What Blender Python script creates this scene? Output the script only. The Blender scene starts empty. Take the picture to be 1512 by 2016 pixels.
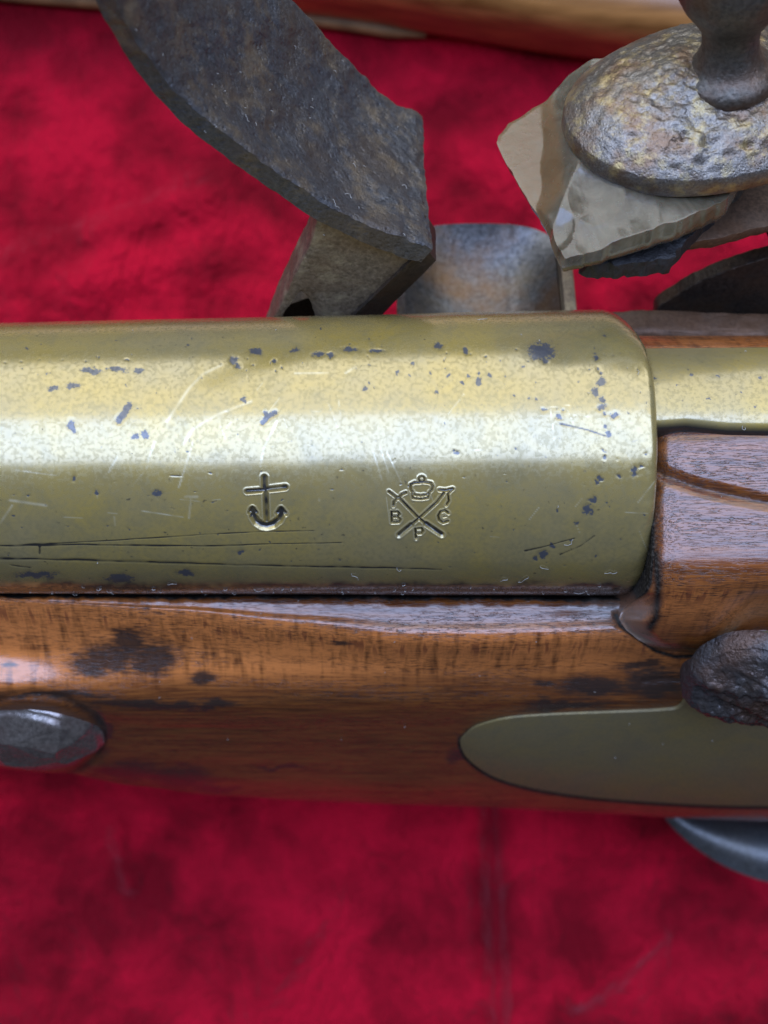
import bpy, bmesh, math, random
import numpy as np
from mathutils import Vector
from mathutils import noise as mnoise

random.seed(4); rng = np.random.default_rng(4)
scene = bpy.context.scene
MM = 0.001                      # everything below is laid out in millimetres, built in metres

# ------------------------------------------------------------------ camera
CAM_D = 150.0                   # lens to barrel axis, mm
FPX = 2700.0                    # focal length in photograph pixels (1512 x 2016)
cam_d = bpy.data.cameras.new('camera'); cam = bpy.data.objects.new('camera', cam_d)
scene.collection.objects.link(cam); scene.camera = cam
cam.location = (0, 0, CAM_D * MM)
cam_d.sensor_fit = 'VERTICAL'; cam_d.sensor_height = 36.0
cam_d.lens = 36.0 * FPX / 2016.0
cam_d.clip_start = 0.01; cam_d.clip_end = 20.0
cam_d.dof.use_dof = True; cam_d.dof.focus_distance = (CAM_D - 11.0) * MM
cam_d.dof.aperture_fstop = cam_d.lens / 1.75

# ------------------------------------------------------------------ light
world = bpy.data.worlds.new('World'); scene.world = world; world.use_nodes = True
bg = world.node_tree.nodes['Background']
bg.inputs[0].default_value = (0.90, 0.92, 1.0, 1); bg.inputs[1].default_value = 0.07

def area(name, y0, z0, y1, z1, width, radiance, col, x=0.0):
    """soft rectangular lamp whose lower edge runs along (y0,z0), upper edge along (y1,z1), metres"""
    a, b = Vector((x, y0, z0)), Vector((x, y1, z1))
    ld = bpy.data.lights.new(name, 'AREA'); ld.shape = 'RECTANGLE'
    h = (b - a).length; ld.size = width; ld.size_y = h
    ld.energy = radiance * math.pi * width * h; ld.color = col
    o = bpy.data.objects.new(name, ld); scene.collection.objects.link(o)
    o.location = (a + b) / 2
    yv = (b - a).normalized(); xv = Vector((1, 0, 0)); zv = xv.cross(yv)
    from mathutils import Matrix
    o.rotation_euler = Matrix((xv, yv, zv)).transposed().to_euler()
    return o
area('sky_lamp', -0.12, 1.05, 0.60, 1.05, 2.4, 4.7, (0.47, 0.615, 1.0))
area('horizon_lamp', 0.605, 1.05, 1.55, 0.22, 2.4, 1.7, (0.93, 0.97, 1.0))  # added soft white lamp from the sky lamp's edge towards the horizon; no window

scene.view_settings.view_transform = 'Standard'; scene.view_settings.look = 'None'
scene.view_settings.gamma = 1.0; scene.view_settings.exposure = 0.22
scene.view_settings.use_curve_mapping = False
scene.render.engine = 'CYCLES'; scene.cycles.use_denoising = True
scene.cycles.max_bounces = 6

# ------------------------------------------------------------------ layout helpers (mm)
ROLL = math.radians(32.0)
CS, SN = math.cos(ROLL), math.sin(ROLL)
AX_Y, AX_Z = 6.2, 0.0           # barrel axis
def P(px, py, z):               # point at height z seen at a photograph pixel
    k = (CAM_D - z) / FPX
    return np.array([(px - 756) * k, (1008 - py) * k, z])
def G(x, L, U):                 # gun frame (L = its left, U = its up) -> place
    return np.array([x, AX_Y - CS * L + SN * U, AX_Z + SN * L + CS * U])
def PL(px, py, L):              # point on the gun's plane L = const
    k = (1008 - py) / FPX
    # AX_Y - CS L + SN U = k (CAM_D - SN L - CS U)
    U = (k * (CAM_D - SN * L) - AX_Y + CS * L) / (SN + k * CS)
    y, z = AX_Y - CS * L + SN * U, SN * L + CS * U
    return np.array([(px - 756) / FPX * (CAM_D - z), y, z])
def LU(p): 
    y, z = p[1] - AX_Y, p[2]
    return (-CS * y + SN * z, SN * y + CS * z)
def PU(px, py, U):
    k = (1008 - py) / FPX
    L = (AX_Y + SN * U - k * (CAM_D - CS * U)) / (CS - k * SN)
    y, z = AX_Y - CS * L + SN * U, SN * L + CS * U
    return np.array([(px - 756) / FPX * (CAM_D - z), y, z])
def to_px(v):                   # n x 3 mm -> photograph pixels
    k = FPX / (CAM_D - v[..., 2])
    return 756 + v[..., 0] * k, 1008 - v[..., 1] * k
def curve(pts, n, closed=False):
    """Catmull-Rom through pts, n samples"""
    p = np.asarray(pts, float); m = len(p)
    if closed:
        q = np.vstack([p[-1:], p, p[:2]]); t = np.linspace(0, m, n, endpoint=False)
    else:
        q = np.vstack([2*p[0]-p[1], p, 2*p[-1]-p[-2]]); t = np.linspace(0, m-1-1e-9, n)
    i = np.floor(t).astype(int); f = (t - i)[:, None]
    a, b, c, d = q[i], q[i+1], q[i+2], q[i+3]
    return 0.5*((2*b)+(c-a)*f+(2*a-5*b+4*c-d)*f**2+(3*b-a-3*c+d)*f**3)
def sstep(a, b, x):
    t = np.clip((x-a)/(b-a), 0, 1); return t*t*(3-2*t)
def seg_dist(X, Y, pts):
    d = np.full(X.shape, 1e9)
    for (x0, y0), (x1, y1) in zip(pts[:-1], pts[1:]):
        vx, vy = x1-x0, y1-y0; l2 = vx*vx+vy*vy+1e-9
        t = np.clip(((X-x0)*vx+(Y-y0)*vy)/l2, 0, 1)
        d = np.minimum(d, np.hypot(X-x0-t*vx, Y-y0-t*vy))
    return d
_tab = rng.random((64, 64, 64)).astype(np.float32)
def vnoise(x, y, z=0.0):
    """smooth value noise 0..1 on arrays"""
    x, y, z = np.broadcast_arrays(np.asarray(x, float), np.asarray(y, float), np.asarray(z, float))
    xi, yi, zi = np.floor(x).astype(int), np.floor(y).astype(int), np.floor(z).astype(int)
    fx, fy, fz = x-xi, y-yi, z-zi
    fx, fy, fz = fx*fx*(3-2*fx), fy*fy*(3-2*fy), fz*fz*(3-2*fz)
    def T(a, b, c): return _tab[(xi+a) % 64, (yi+b) % 64, (zi+c) % 64]
    def lp(a, b, f): return a+(b-a)*f
    return lp(lp(lp(T(0,0,0),T(1,0,0),fx), lp(T(0,1,0),T(1,1,0),fx), fy),
              lp(lp(T(0,0,1),T(1,0,1),fx), lp(T(0,1,1),T(1,1,1),fx), fy), fz)
def fbm(x, y, z=0.0, o=4):
    s, a, t = 0, 1.0, 0
    for k in range(o):
        s = s + a*vnoise(x*2**k+17*k, y*2**k+5*k, np.asarray(z)*2**k); t += a; a *= .5
    return s/t

# ------------------------------------------------------------------ mesh helpers
def link(name, me, mat, parent=None, smooth=True, angle=None):
    o = bpy.data.objects.new(name, me); scene.collection.objects.link(o)
    if mat: me.materials.append(mat)
    if smooth:
        me.polygons.foreach_set('use_smooth', [True]*len(me.polygons))
        if angle: me.set_sharp_from_angle(angle=math.radians(angle))
    if parent:
        o.parent = parent
        if parent.parent is None and parent.type == 'EMPTY':
            o.location = -parent.location
    return o
def mesh_np(name, verts, quads=(), tris=(), attrs=None):
    me = bpy.data.meshes.new(name)
    v = np.ascontiguousarray(np.asarray(verts, float)*MM, dtype=np.float32)
    quads = np.asarray(quads, int).reshape(-1, 4); tris = np.asarray(tris, int).reshape(-1, 3)
    me.vertices.add(len(v)); me.vertices.foreach_set('co', v.ravel())
    idx = np.concatenate([quads.ravel(), tris.ravel()]).astype(np.int32)
    me.loops.add(len(idx)); me.loops.foreach_set('vertex_index', idx)
    st = np.concatenate([np.arange(len(quads))*4, len(quads)*4+np.arange(len(tris))*3]).astype(np.int32)
    me.polygons.add(len(st)); me.polygons.foreach_set('loop_start', st)
    me.update(calc_edges=True); me.validate()
    for k, a in (attrs or {}).items():
        at = me.attributes.new(k, 'FLOAT', 'POINT')
        at.data.foreach_set('value', np.asarray(a, np.float32).ravel())
    return me
def grid_quads(nu, nv, cu=False, cv=False, off=0, flip=False):
    iu = np.arange(nu if cu else nu-1); iv = np.arange(nv if cv else nv-1)
    A, B = np.meshgrid(iu, iv, indexing='ij'); A2, B2 = (A+1) % nu, (B+1) % nv
    q = np.stack([A*nv+B, A2*nv+B, A2*nv+B2, A*nv+B2], -1).reshape(-1, 4)+off
    return q[:, ::-1] if flip else q
def poly_solid(name, front, back, mat, parent=None, bevel=0.3, segs=2, angle=40, jitter=0.0, cuts=0):
    """solid between two matching outlines (lists of mm points)"""
    bm = bmesh.new(); n = len(front)
    a = [bm.verts.new(Vector(p)*MM) for p in front]; b = [bm.verts.new(Vector(p)*MM) for p in back]
    bm.faces.new(a); bm.faces.new(b[::-1])
    for i in range(n): bm.faces.new((a[i], b[i], b[(i+1) % n], a[(i+1) % n]))
    bmesh.ops.recalc_face_normals(bm, faces=bm.faces[:])
    if bevel:
        bmesh.ops.bevel(bm, geom=bm.edges[:], offset=bevel*MM, segments=segs, affect='EDGES', profile=.6, clamp_overlap=True)
    if cuts:
        bmesh.ops.triangulate(bm, faces=bm.faces[:])
        for _ in range(cuts):
            long = [e for e in bm.edges if e.calc_length() > 1.2*MM]
            if not long: break
            bmesh.ops.subdivide_edges(bm, edges=long, cuts=1)
            bmesh.ops.triangulate(bm, faces=[f for f in bm.faces if len(f.verts) > 3])
    if jitter:
        for v in bm.verts:
            c = v.co/MM
            v.co += Vector(mnoise.noise_vector(c*0.9))*jitter*MM + Vector(mnoise.noise_vector(c*2.3))*jitter*.45*MM
    me = bpy.data.meshes.new(name); bm.to_mesh(me); bm.free()
    return link(name, me, mat, parent, True, angle)
def lathe(name, origin, axis, prof, mat, parent=None, n=64, bump=0.0, seed=0, angle=50, scale=1.0):
    """prof: (distance along axis, radius) mm"""
    ax = np.array(axis, float); ax /= np.linalg.norm(ax)
    u = np.cross(ax, (1, 0, 0.2)); u /= np.linalg.norm(u); w = np.cross(ax, u)
    pr = np.asarray(prof, float); th = np.linspace(0, 2*np.pi, n, endpoint=False)
    v = origin + pr[:, None, :1]*ax + pr[:, None, 1:]*(np.cos(th)[None, :, None]*u+np.sin(th)[None, :, None]*w)
    if bump:
        f = fbm(v[..., 0]*scale*.7+seed, v[..., 1]*scale*.7+9, v[..., 2]*scale*.7+3)-.5
        v = v + (f*bump*2)[..., None]*(v-(origin+pr[:, None, :1]*ax))/(pr[:, None, 1:]+1e-6)
    me = mesh_np(name, v.reshape(-1, 3), grid_quads(len(pr), n, cv=True))
    return link(name, me, mat, parent, True, angle)
def empty(name, loc, label, cat, group=None):
    o = bpy.data.objects.new(name, None); scene.collection.objects.link(o)
    o.location = Vector(loc)*MM; o.empty_display_size = .01
    o['label'] = label; o['category'] = cat
    if group: o['group'] = group
    return o

# ------------------------------------------------------------------ materials
class Mat:
    def __init__(s, name):
        s.m = bpy.data.materials.new(name); s.m.use_nodes = True; s.t = s.m.node_tree
        s.b = s.t.nodes['Principled BSDF']; s.x = 0
        tc = s.t.nodes.new('ShaderNodeTexCoord')
        s.mm = s.n('ShaderNodeVectorMath', operation='SCALE'); s.t.links.new(tc.outputs['Object'], s.mm.inputs[0])
        s.mm.inputs['Scale'].default_value = 1000.0; s.co = s.mm.outputs[0]
    def n(s, typ, **kw):
        nd = s.t.nodes.new(typ)
        for k, v in kw.items(): setattr(nd, k, v)
        return nd
    def set(s, sock, v):
        if isinstance(v, bpy.types.NodeSocket): s.t.links.new(v, sock)
        elif isinstance(v, tuple) and len(v) == 3 and sock.type == 'RGBA': sock.default_value = (*v, 1)
        else: sock.default_value = v
    def p(s, **kw):
        for k, v in kw.items(): s.set(s.b.inputs[k.replace('_', ' ')], v)
    def scale(s, x, y, z, rot=(0, 0, 0), loc=(0, 0, 0)):
        m = s.n('ShaderNodeMapping'); s.t.links.new(s.co, m.inputs['Vector'])
        m.inputs['Scale'].default_value = (x, y, z); m.inputs['Rotation'].default_value = rot; m.inputs['Location'].default_value = loc
        return m.outputs[0]
    def noise(s, sc, detail=4, rough=.55, vec=None, dist=0.0):
        nd = s.n('ShaderNodeTexNoise'); s.set(nd.inputs['Vector'], vec or s.co)
        nd.inputs['Scale'].default_value = sc; nd.inputs['Detail'].default_value = detail
        nd.inputs['Roughness'].default_value = rough; nd.inputs['Distortion'].default_value = dist
        return nd.outputs['Fac']
    def voro(s, sc, feature='F1', vec=None, out='Distance'):
        nd = s.n('ShaderNodeTexVoronoi', feature=feature); s.set(nd.inputs['Vector'], vec or s.co)
        nd.inputs['Scale'].default_value = sc; return nd.outputs[out]
    def ramp(s, fac, stops, interp='LINEAR'):
        nd = s.n('ShaderNodeValToRGB'); s.set(nd.inputs[0], fac); cr = nd.color_ramp; cr.interpolation = interp
        while len(cr.elements) < len(stops): cr.elements.new(.5)
        for e, (pos, c) in zip(cr.elements, stops):
            e.position = pos; e.color = (c, c, c, 1) if not isinstance(c, tuple) else (*c, 1)
        return nd.outputs[0]
    def mix(s, fac, a, b, mode='MIX'):
        nd = s.n('ShaderNodeMix', data_type='RGBA', blend_type=mode)
        s.set(nd.inputs[0], fac); s.set(nd.inputs[6], a); s.set(nd.inputs[7], b); return nd.outputs[2]
    def math(s, op, a, b=0.0, c=0.0, clamp=False):
        nd = s.n('ShaderNodeMath', operation=op); nd.use_clamp = clamp
        s.set(nd.inputs[0], a); s.set(nd.inputs[1], b); s.set(nd.inputs[2], c); return nd.outputs[0]
    def attr(s, name):
        nd = s.n('ShaderNodeAttribute', attribute_name=name); return nd.outputs['Fac']
    def bump(s, h, dist, strength=1.0, normal=None):
        nd = s.n('ShaderNodeBump'); s.set(nd.inputs['Height'], h)
        nd.inputs['Distance'].default_value = dist*MM; nd.inputs['Strength'].default_value = strength
        if normal: s.set(nd.inputs['Normal'], normal)
        return nd.outputs[0]

def mat_brass(name, tint=1.0, rough=.17, marks=True, dull=0.0, coat=1.0, metal=.5):
    m = Mat(name)
    big = m.noise(.09, 5, .6); med = m.noise(.28, 6, .68, dist=.8); fine = m.noise(2.3, 4, .6)
    col = m.mix(m.ramp(big, [(.35, 0.), (.68, 1.)]), (.40*tint, .32*tint, .14*tint), (.47*tint, .345*tint, .085*tint))
    col = m.mix(m.ramp(med, [(.46, 0.), (.72, .55)]), col, (.265*tint, .232*tint, .12*tint))
    cell = m.ramp(fine, [(.40, 0.), (.5, .2), (.58, 1.)])
    col = m.mix(m.math('MULTIPLY', cell, .3), col, (.215*tint, .188*tint, .10*tint))
    pit = m.ramp(m.noise(2.1, 2, .5, vec=m.scale(1, 1, 1, loc=(40, 0, 0))), [(.68, 0.), (.74, 1.)])
    pit = m.math('MULTIPLY', pit, m.ramp(m.noise(.22, 3), [(.45, .15), (.62, .8)]))
    col = m.mix(pit, col, (.075, .065, .045))
    r = m.math('ADD', rough, m.math('MULTIPLY', cell, .10)); r = m.math('ADD', r, m.math('MULTIPLY', big, .10))
    met = metal
    if marks:
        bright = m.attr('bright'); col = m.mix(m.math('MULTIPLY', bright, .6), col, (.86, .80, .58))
        col = m.mix(m.math('MULTIPLY', m.attr('stain'), .45), col, (.12, .10, .055))
        st = m.math('ADD', m.attr('stain'), m.math('MULTIPLY', m.math('SUBTRACT', m.noise(3.6, 5, .75), .5), 1.9))
        stm = m.ramp(st, [(.46, 0.), (.56, 1.)])
        stm = m.math('MULTIPLY', stm, m.ramp(m.attr('stain'), [(.02, 0.), (.12, 1.)]))
        col = m.mix(stm, col, (.055, .058, .066))
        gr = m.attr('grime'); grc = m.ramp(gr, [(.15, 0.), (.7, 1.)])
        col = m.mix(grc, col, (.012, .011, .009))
        met = m.math('MULTIPLY', m.math('SUBTRACT', 1.0, m.math('MULTIPLY', m.math('MAXIMUM', stm, grc), .85)), .5)
        r = m.math('ADD', r, m.math('MULTIPLY', grc, .3)); r = m.math('ADD', r, m.math('MULTIPLY', stm, .12))
    if dull: col = m.mix(dull, col, (.112, .092, .062))
    m.p(Base_Color=col, Metallic=met, Roughness=r, Specular_IOR_Level=.4, Coat_Weight=m.math('MULTIPLY', coat, m.math('SUBTRACT', 1.0, m.math('MULTIPLY', cell, .4))), Coat_IOR=1.8, Coat_Roughness=m.math('ADD', .15, m.math('MULTIPLY', cell, .10)))
    h = m.math('ADD', m.math('MULTIPLY', fine, .5), m.math('MULTIPLY', m.noise(.9, 3), .5))
    str_ = m.noise(1.0, 4, .6, vec=m.scale(.6, 8, 8)); h = m.math('ADD', h, m.math('MULTIPLY', str_, .25))
    nb = m.bump(h, .007, .8); m.p(Normal=nb, Coat_Normal=nb); return m.m
def mat_iron(name, base=(.13, .115, .105), rust=(.16, .075, .03), tan=(.34, .27, .17), rustamt=.5, tanamt=.4, rough=.38, pit=.22, metal=.75, scale=1.0):
    m = Mat(name)
    big = m.noise(.13*scale, 5, .6); med = m.noise(.26*scale, 6, .7, vec=m.scale(1, 1, 1, loc=(11, 5, 7)))
    fine = m.noise(2.2*scale, 5, .7)
    col = m.mix(m.ramp(fine, [(.35, 0.), (.7, 1.)]), tuple(c*.6 for c in base), tuple(c*1.45 for c in base))
    col = m.mix(m.math('MULTIPLY', m.ramp(big, [(.45, 0.), (.62, 1.)]), rustamt), col, rust)
    col = m.mix(m.math('MULTIPLY', m.ramp(med, [(.5, 0.), (.68, 1.)]), tanamt), col, tan)
    r = m.math('ADD', rough, m.math('MULTIPLY', med, .22))
    m.p(Base_Color=col, Metallic=metal, Roughness=r, Specular_IOR_Level=.5)
    h = m.math('ADD', m.math('MULTIPLY', fine, .6), m.math('MULTIPLY', m.noise(.8*scale, 4, .6), .8))
    h = m.math('SUBTRACT', h, m.math('MULTIPLY', m.ramp(m.voro(1.3*scale), [(.0, 1.), (.35, 0.)]), .35))
    m.p(Normal=m.bump(h, pit, .9)); return m.m
def mat_wood(name, gloss=True):
    m = Mat(name)
    grain = m.noise(1.0, 5, .62, vec=m.scale(.045, .8, .8), dist=.5)
    stripe = m.noise(1.0, 5, .65, vec=m.scale(.16, 3.4, 3.4))
    curl = m.noise(1.0, 3, .55, vec=m.scale(1.1, .16, .16))
    pore = m.noise(1.0, 3, .6, vec=m.scale(.75, 8.5, 8.5))
    col = m.mix(m.ramp(grain, [(.3, 0.), (.7, 1.)]), (.045, .0105, .003), (.165, .044, .0095))
    col = m.mix(m.math('MULTIPLY', m.ramp(stripe, [(.42, 0.), (.66, 1.)]), .55), col, (.36, .12, .022))
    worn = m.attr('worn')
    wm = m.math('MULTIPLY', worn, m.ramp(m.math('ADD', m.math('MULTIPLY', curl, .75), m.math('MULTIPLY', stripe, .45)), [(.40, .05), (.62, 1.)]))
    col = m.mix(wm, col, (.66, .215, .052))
    redp = m.math('MULTIPLY', m.attr('tick'), m.ramp(curl, [(.56, 0.), (.63, .8)])); col = m.mix(redp, col, (.22, .055, .018))
    pm = m.ramp(pore, [(.535, 0.), (.60, 1.)])
    pm = m.math('MULTIPLY', pm, m.ramp(m.noise(1.0, 3, .6, vec=m.scale(.06, .35, .35, loc=(3, 8, 1))), [(.36, .15), (.62, 1.)]))
    col = m.mix(m.math('MULTIPLY', pm, .85), col, (.028, .010, .005))
    dk = m.math('ADD', m.attr('stain'), m.math('MULTIPLY', m.math('SUBTRACT', m.noise(1.0, 6, .7, vec=m.scale(.5, 2.4, 2.4)), .5), 1.5))
    dkm = m.math('MULTIPLY', m.ramp(dk, [(.32, 0.), (.80, 1.)]), m.ramp(m.attr('stain'), [(.02, 0.), (.3, 1.)]))
    col = m.mix(m.math('MULTIPLY', dkm, .9), col, (.022, .014, .013))
    gr = m.ramp(m.attr('grime'), [(.2, 0.), (.75, 1.)]); col = m.mix(gr, col, m.mix(m.ramp(m.noise(2.5, 5, .7), [(.45, 0.), (.68, 1.)]), (.010, .009, .008), (.075, .066, .055)))
    pale = m.attr('pale'); col = m.mix(m.math('MULTIPLY', pale, .75), col, (.17, .155, .13))
    r = m.math('ADD', .34, m.math('MULTIPLY', stripe, .16)); r = m.math('ADD', r, m.math('MULTIPLY', gr, .3))
    m.p(Base_Color=col, Roughness=r, Specular_IOR_Level=.1, Coat_Weight=m.math('SUBTRACT', 1.0, gr), Coat_Roughness=m.math('ADD', .06, m.math('MULTIPLY', stripe, .18)), Coat_IOR=1.75)
    h = m.math('SUBTRACT', m.math('MULTIPLY', stripe, .5), m.math('MULTIPLY', pm, .55))
    h = m.math('ADD', h, m.math('MULTIPLY', m.noise(.5, 3), .6)); h = m.math('ADD', h, m.math('MULTIPLY', gr, m.noise(3.0, 4, .7)))
    m.p(Normal=m.bump(h, .08, .9), Coat_Normal=m.bump(h, .035, .9)); return m.m
def mat_velvet():
    m = Mat('red_velvet')
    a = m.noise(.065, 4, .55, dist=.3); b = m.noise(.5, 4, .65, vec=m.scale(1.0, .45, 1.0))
    col = m.mix(m.ramp(a, [(.36, 0.), (.62, 1.)]), (.185, .000, .007), (.50, .002, .021))  # light and dark sheen of the crushed pile, painted into the base colour
    m.p(Base_Color=col, Roughness=.85, Specular_IOR_Level=.15, Sheen_Weight=.3, Sheen_Roughness=.35, Sheen_Tint=(1., .22, .28))
    h = m.math('ADD', a, m.math('MULTIPLY', b, .4))
    m.p(Normal=m.bump(h, 6.0, .9)); return m.m
def mat_flint():
    m = Mat('gunflint')
    a = m.noise(.22, 5, .65, dist=1.2); c = m.noise(.9, 5, .6); tan = m.attr('tan')
    col = m.mix(m.ramp(a, [(.35, 0.), (.65, 1.)]), (.09, .068, .038), (.22, .182, .118))
    col = m.mix(m.math('MULTIPLY', tan, m.ramp(c, [(.3, .55), (.7, 1.)])), col, (.24, .13, .05))
    col = m.mix(m.math('MULTIPLY', m.ramp(c, [(.52, 0.), (.7, 1.)]), .3), col, (.16, .13, .095))
    m.p(Base_Color=col, Roughness=m.math('ADD', .12, m.math('MULTIPLY', c, .25)), Specular_IOR_Level=.6,
        Subsurface_Weight=.3, Subsurface_Scale=.002, Transmission_Weight=.28, IOR=1.54, Coat_Weight=.4, Coat_Roughness=.09)
    h = m.math('ADD', c, m.math('MULTIPLY', m.noise(3., 3), .2)); m.p(Normal=m.bump(h, .06, .7)); return m.m
def mat_plain(name, col, rough, metal=0., bump=.1, sc=1.5, var=.4, coat=0.):
    m = Mat(name); n = m.noise(sc, 5, .65)
    c = m.mix(m.ramp(n, [(.3, 0.), (.7, 1.)]), tuple(v*(1-var) for v in col), tuple(v*(1+var) for v in col))
    m.p(Base_Color=c, Roughness=rough, Metallic=metal, Coat_Weight=coat, Coat_Roughness=.15)
    if bump: m.p(Normal=m.bump(n, bump, .9))
    return m.m

M_BRASS = mat_brass('aged_brass')
M_TANG = mat_brass('tang_brass', tint=.92, rough=.33)
M_PLATE = mat_brass('dull_brass', tint=.62, rough=.5, marks=False, dull=.4, coat=.12, metal=.25)
M_WOOD = mat_wood('walnut_stock')
M_FRIZ = mat_iron('frizzen_steel', base=(.07, .07, .074), rust=(.09, .062, .04), tan=(.235, .17, .095), rustamt=.5, tanamt=.55, rough=.24, pit=.24, metal=.45)
M_FOOT = mat_iron('brown_steel', base=(.20, .16, .115), rust=(.17, .10, .05), tan=(.50, .43, .27), rustamt=.4, tanamt=.55, rough=.42, pit=.12, metal=.6)
M_JAW = mat_iron('pitted_jaw_iron', base=(.25, .225, .195), rust=(.22, .11, .045), tan=(.60, .46, .20), rustamt=.6, tanamt=.7, rough=.26, pit=.13, metal=.85, scale=1.9)
M_SCREW = mat_iron('dark_screw_iron', base=(.13, .115, .095), rust=(.19, .07, .02), tan=(.12, .10, .07), rustamt=.45, tanamt=.3, rough=.35, pit=.12, metal=.7)
M_DARK = mat_iron('dark_lock_iron', base=(.07, .056, .045), rust=(.14, .075, .035), tan=(.12, .09, .06), rustamt=.5, tanamt=.3, rough=.38, pit=.08, metal=.7)
M_LOCK = mat_iron('lock_plate_iron', base=(.12, .07, .042), rust=(.15, .07, .03), tan=(.16, .11, .075), rustamt=.5, tanamt=.3, rough=.45, pit=.08, metal=.3)
M_PAN = mat_iron('pan_steel', base=(.135, .135, .14), rust=(.20, .10, .035), tan=(.22, .17, .10), rustamt=.6, tanamt=.4, rough=.33, pit=.08, metal=.85, scale=.7)
M_NAIL = mat_iron('hammered_iron', base=(.36, .33, .31), rust=(.22, .10, .08), tan=(.25, .21, .18), rustamt=.3, tanamt=.3, rough=.15, pit=.05, metal=.85)
M_LUMP = mat_iron('corroded_iron', base=(.085, .08, .08), rust=(.12, .055, .025), tan=(.10, .08, .06), rustamt=.6, tanamt=.4, rough=.14, pit=.24, metal=.6)
M_GUARD = mat_iron('guard_steel', base=(.12, .125, .13), rust=(.10, .085, .06), tan=(.13, .12, .10), rustamt=.3, tanamt=.2, rough=.32, pit=.05, metal=.85)
M_FLINT = mat_flint()
M_LEATHER = mat_plain('black_leather', (.02, .019, .02), .5, bump=.3, sc=1.6)
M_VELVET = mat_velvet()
M_TABLE = mat_plain('dark_table_wood', (.045, .032, .022), .55, bump=.05, sc=.05)
M_LINT = mat_plain('lint', (.42, .40, .36), .8, bump=0, var=.1)
def mat_backwood():
    m = Mat('varnished_wood'); g = m.noise(1., 4, .6, vec=m.scale(.05, .5, .5))
    col = m.mix(m.ramp(g, [(.35, 0.), (.65, 1.)]), (.15, .06, .014), (.38, .17, .048))
    m.p(Base_Color=col, Roughness=.3, Specular_IOR_Level=.6, Coat_Weight=.35, Coat_Roughness=.3, Coat_IOR=1.6); return m.m
M_BACK = mat_backwood()
M_MOULD = mat_plain('worn_wood_edge', (.26, .15, .06), .5, bump=.05, sc=.3)

# ================================================================== the setting: velvet cloth
VZ = -82.0
def build_velvet():
    n, n2 = 780, 420; xs = np.linspace(-210, 210, n); ys = np.linspace(-101, 116, n2)
    X, Y = np.meshgrid(xs, ys, indexing='ij')
    Z = VZ + 5*(fbm(X*.018+3, Y*.018+8, .3, 3)-.5) + 4.2*(fbm(X*.055+30, Y*.055+2, 5.1, 2)-.5) + 1.6*(fbm(X*.13, Y*.13, 9.2, 1)-.5)
    def fold(p0, p1, w, h):
        a, b = P(*p0, VZ), P(*p1, VZ)
        return h*np.exp(-(seg_dist(X, Y, [tuple(a[:2]), tuple(b[:2])])/w)**2)
    Z += fold((958, 1560), (988, 2120), 1.4, 3.0) - fold((930, 1580), (948, 1900), 2.0, 1.6)
    Z += fold((640, 1760), (500, 1990), 3., 2.2) + fold((1300, 1840), (1130, 1960), 2., 2.0) + fold((235, 1640), (262, 1740), 1.6, 1.8)
    Z += fold((0, 520), (420, 380), 4., 2.2) + fold((150, 560), (420, 520), 4., 2.)
    # cloth is propped up along the underside of the pistol
    c = G(0, 0, -54.0)
    Z = np.maximum(Z, VZ + (c[2]-VZ+2.0)*np.exp(-((Y-c[1]+1)/11.0)**2)*np.exp(-(np.maximum(np.abs(X+5)-40, 0)/18)**2)*1.0)
    me = mesh_np('velvet', np.stack([X, Y, Z], -1).reshape(-1, 3), grid_quads(n, n2))
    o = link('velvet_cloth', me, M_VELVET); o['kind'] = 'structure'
    t = 700.0; z = VZ-7.0  # unseen dark table past the shortened cloth, added to keep red out of reflections
    v = [(-t, -t, z), (t, -t, z), (t, t, z), (-t, t, z), (-t, -t, z-25), (t, -t, z-25), (t, t, z-25), (-t, t, z-25)]
    tb = link('unseen_table', mesh_np('table', v, [(0, 1, 2, 3), (7, 6, 5, 4), (0, 4, 5, 1), (1, 5, 6, 2), (2, 6, 7, 3), (3, 7, 4, 0)]), M_TABLE, None, False); tb['kind'] = 'structure'
    return o
build_velvet()

# ================================================================== the pistol
pistol = empty('flintlock_pistol', (0, G(0, 0, -55)[1], G(0, 0, -55)[2]),
               'antique flintlock pistol with stamped brass barrel and worn wooden stock', 'pistol')

# ---- barrel -------------------------------------------------------
BREECH_X = 27.0
def bar_axis(x): return 6.2+0.0092*(x+2.0)       # y of the axis, drifts a hair across the frame
def bar_R(x): return 15.25+0.0126*x
def Zm(x, y): return (440+x/3.024, 900+y/3.024)    # marks were measured on an enlarged strip
STROKES = []   # (points, half width px, depth mm)
def st(pts, w, d=.22): STROKES.append(([Zm(*p) for p in pts], w/3.024/2*1.12, d*1.25))
# anchor
st([(243, 122), (244, 192)], 34, .30); st([(250, 196), (257, 385)], 30, .30)
st([(140, 205), (240, 197)], 26, .30); st([(240, 195), (368, 180)], 30, .30)
st([(172, 318), (178, 352), (198, 384), (228, 404), (258, 410), (296, 400), (330, 374), (344, 345), (342, 320)], 42, .30)
st([(158, 330), (172, 306), (194, 334)], 24, .28); st([(322, 335), (342, 308), (368, 338)], 26, .28)
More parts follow.
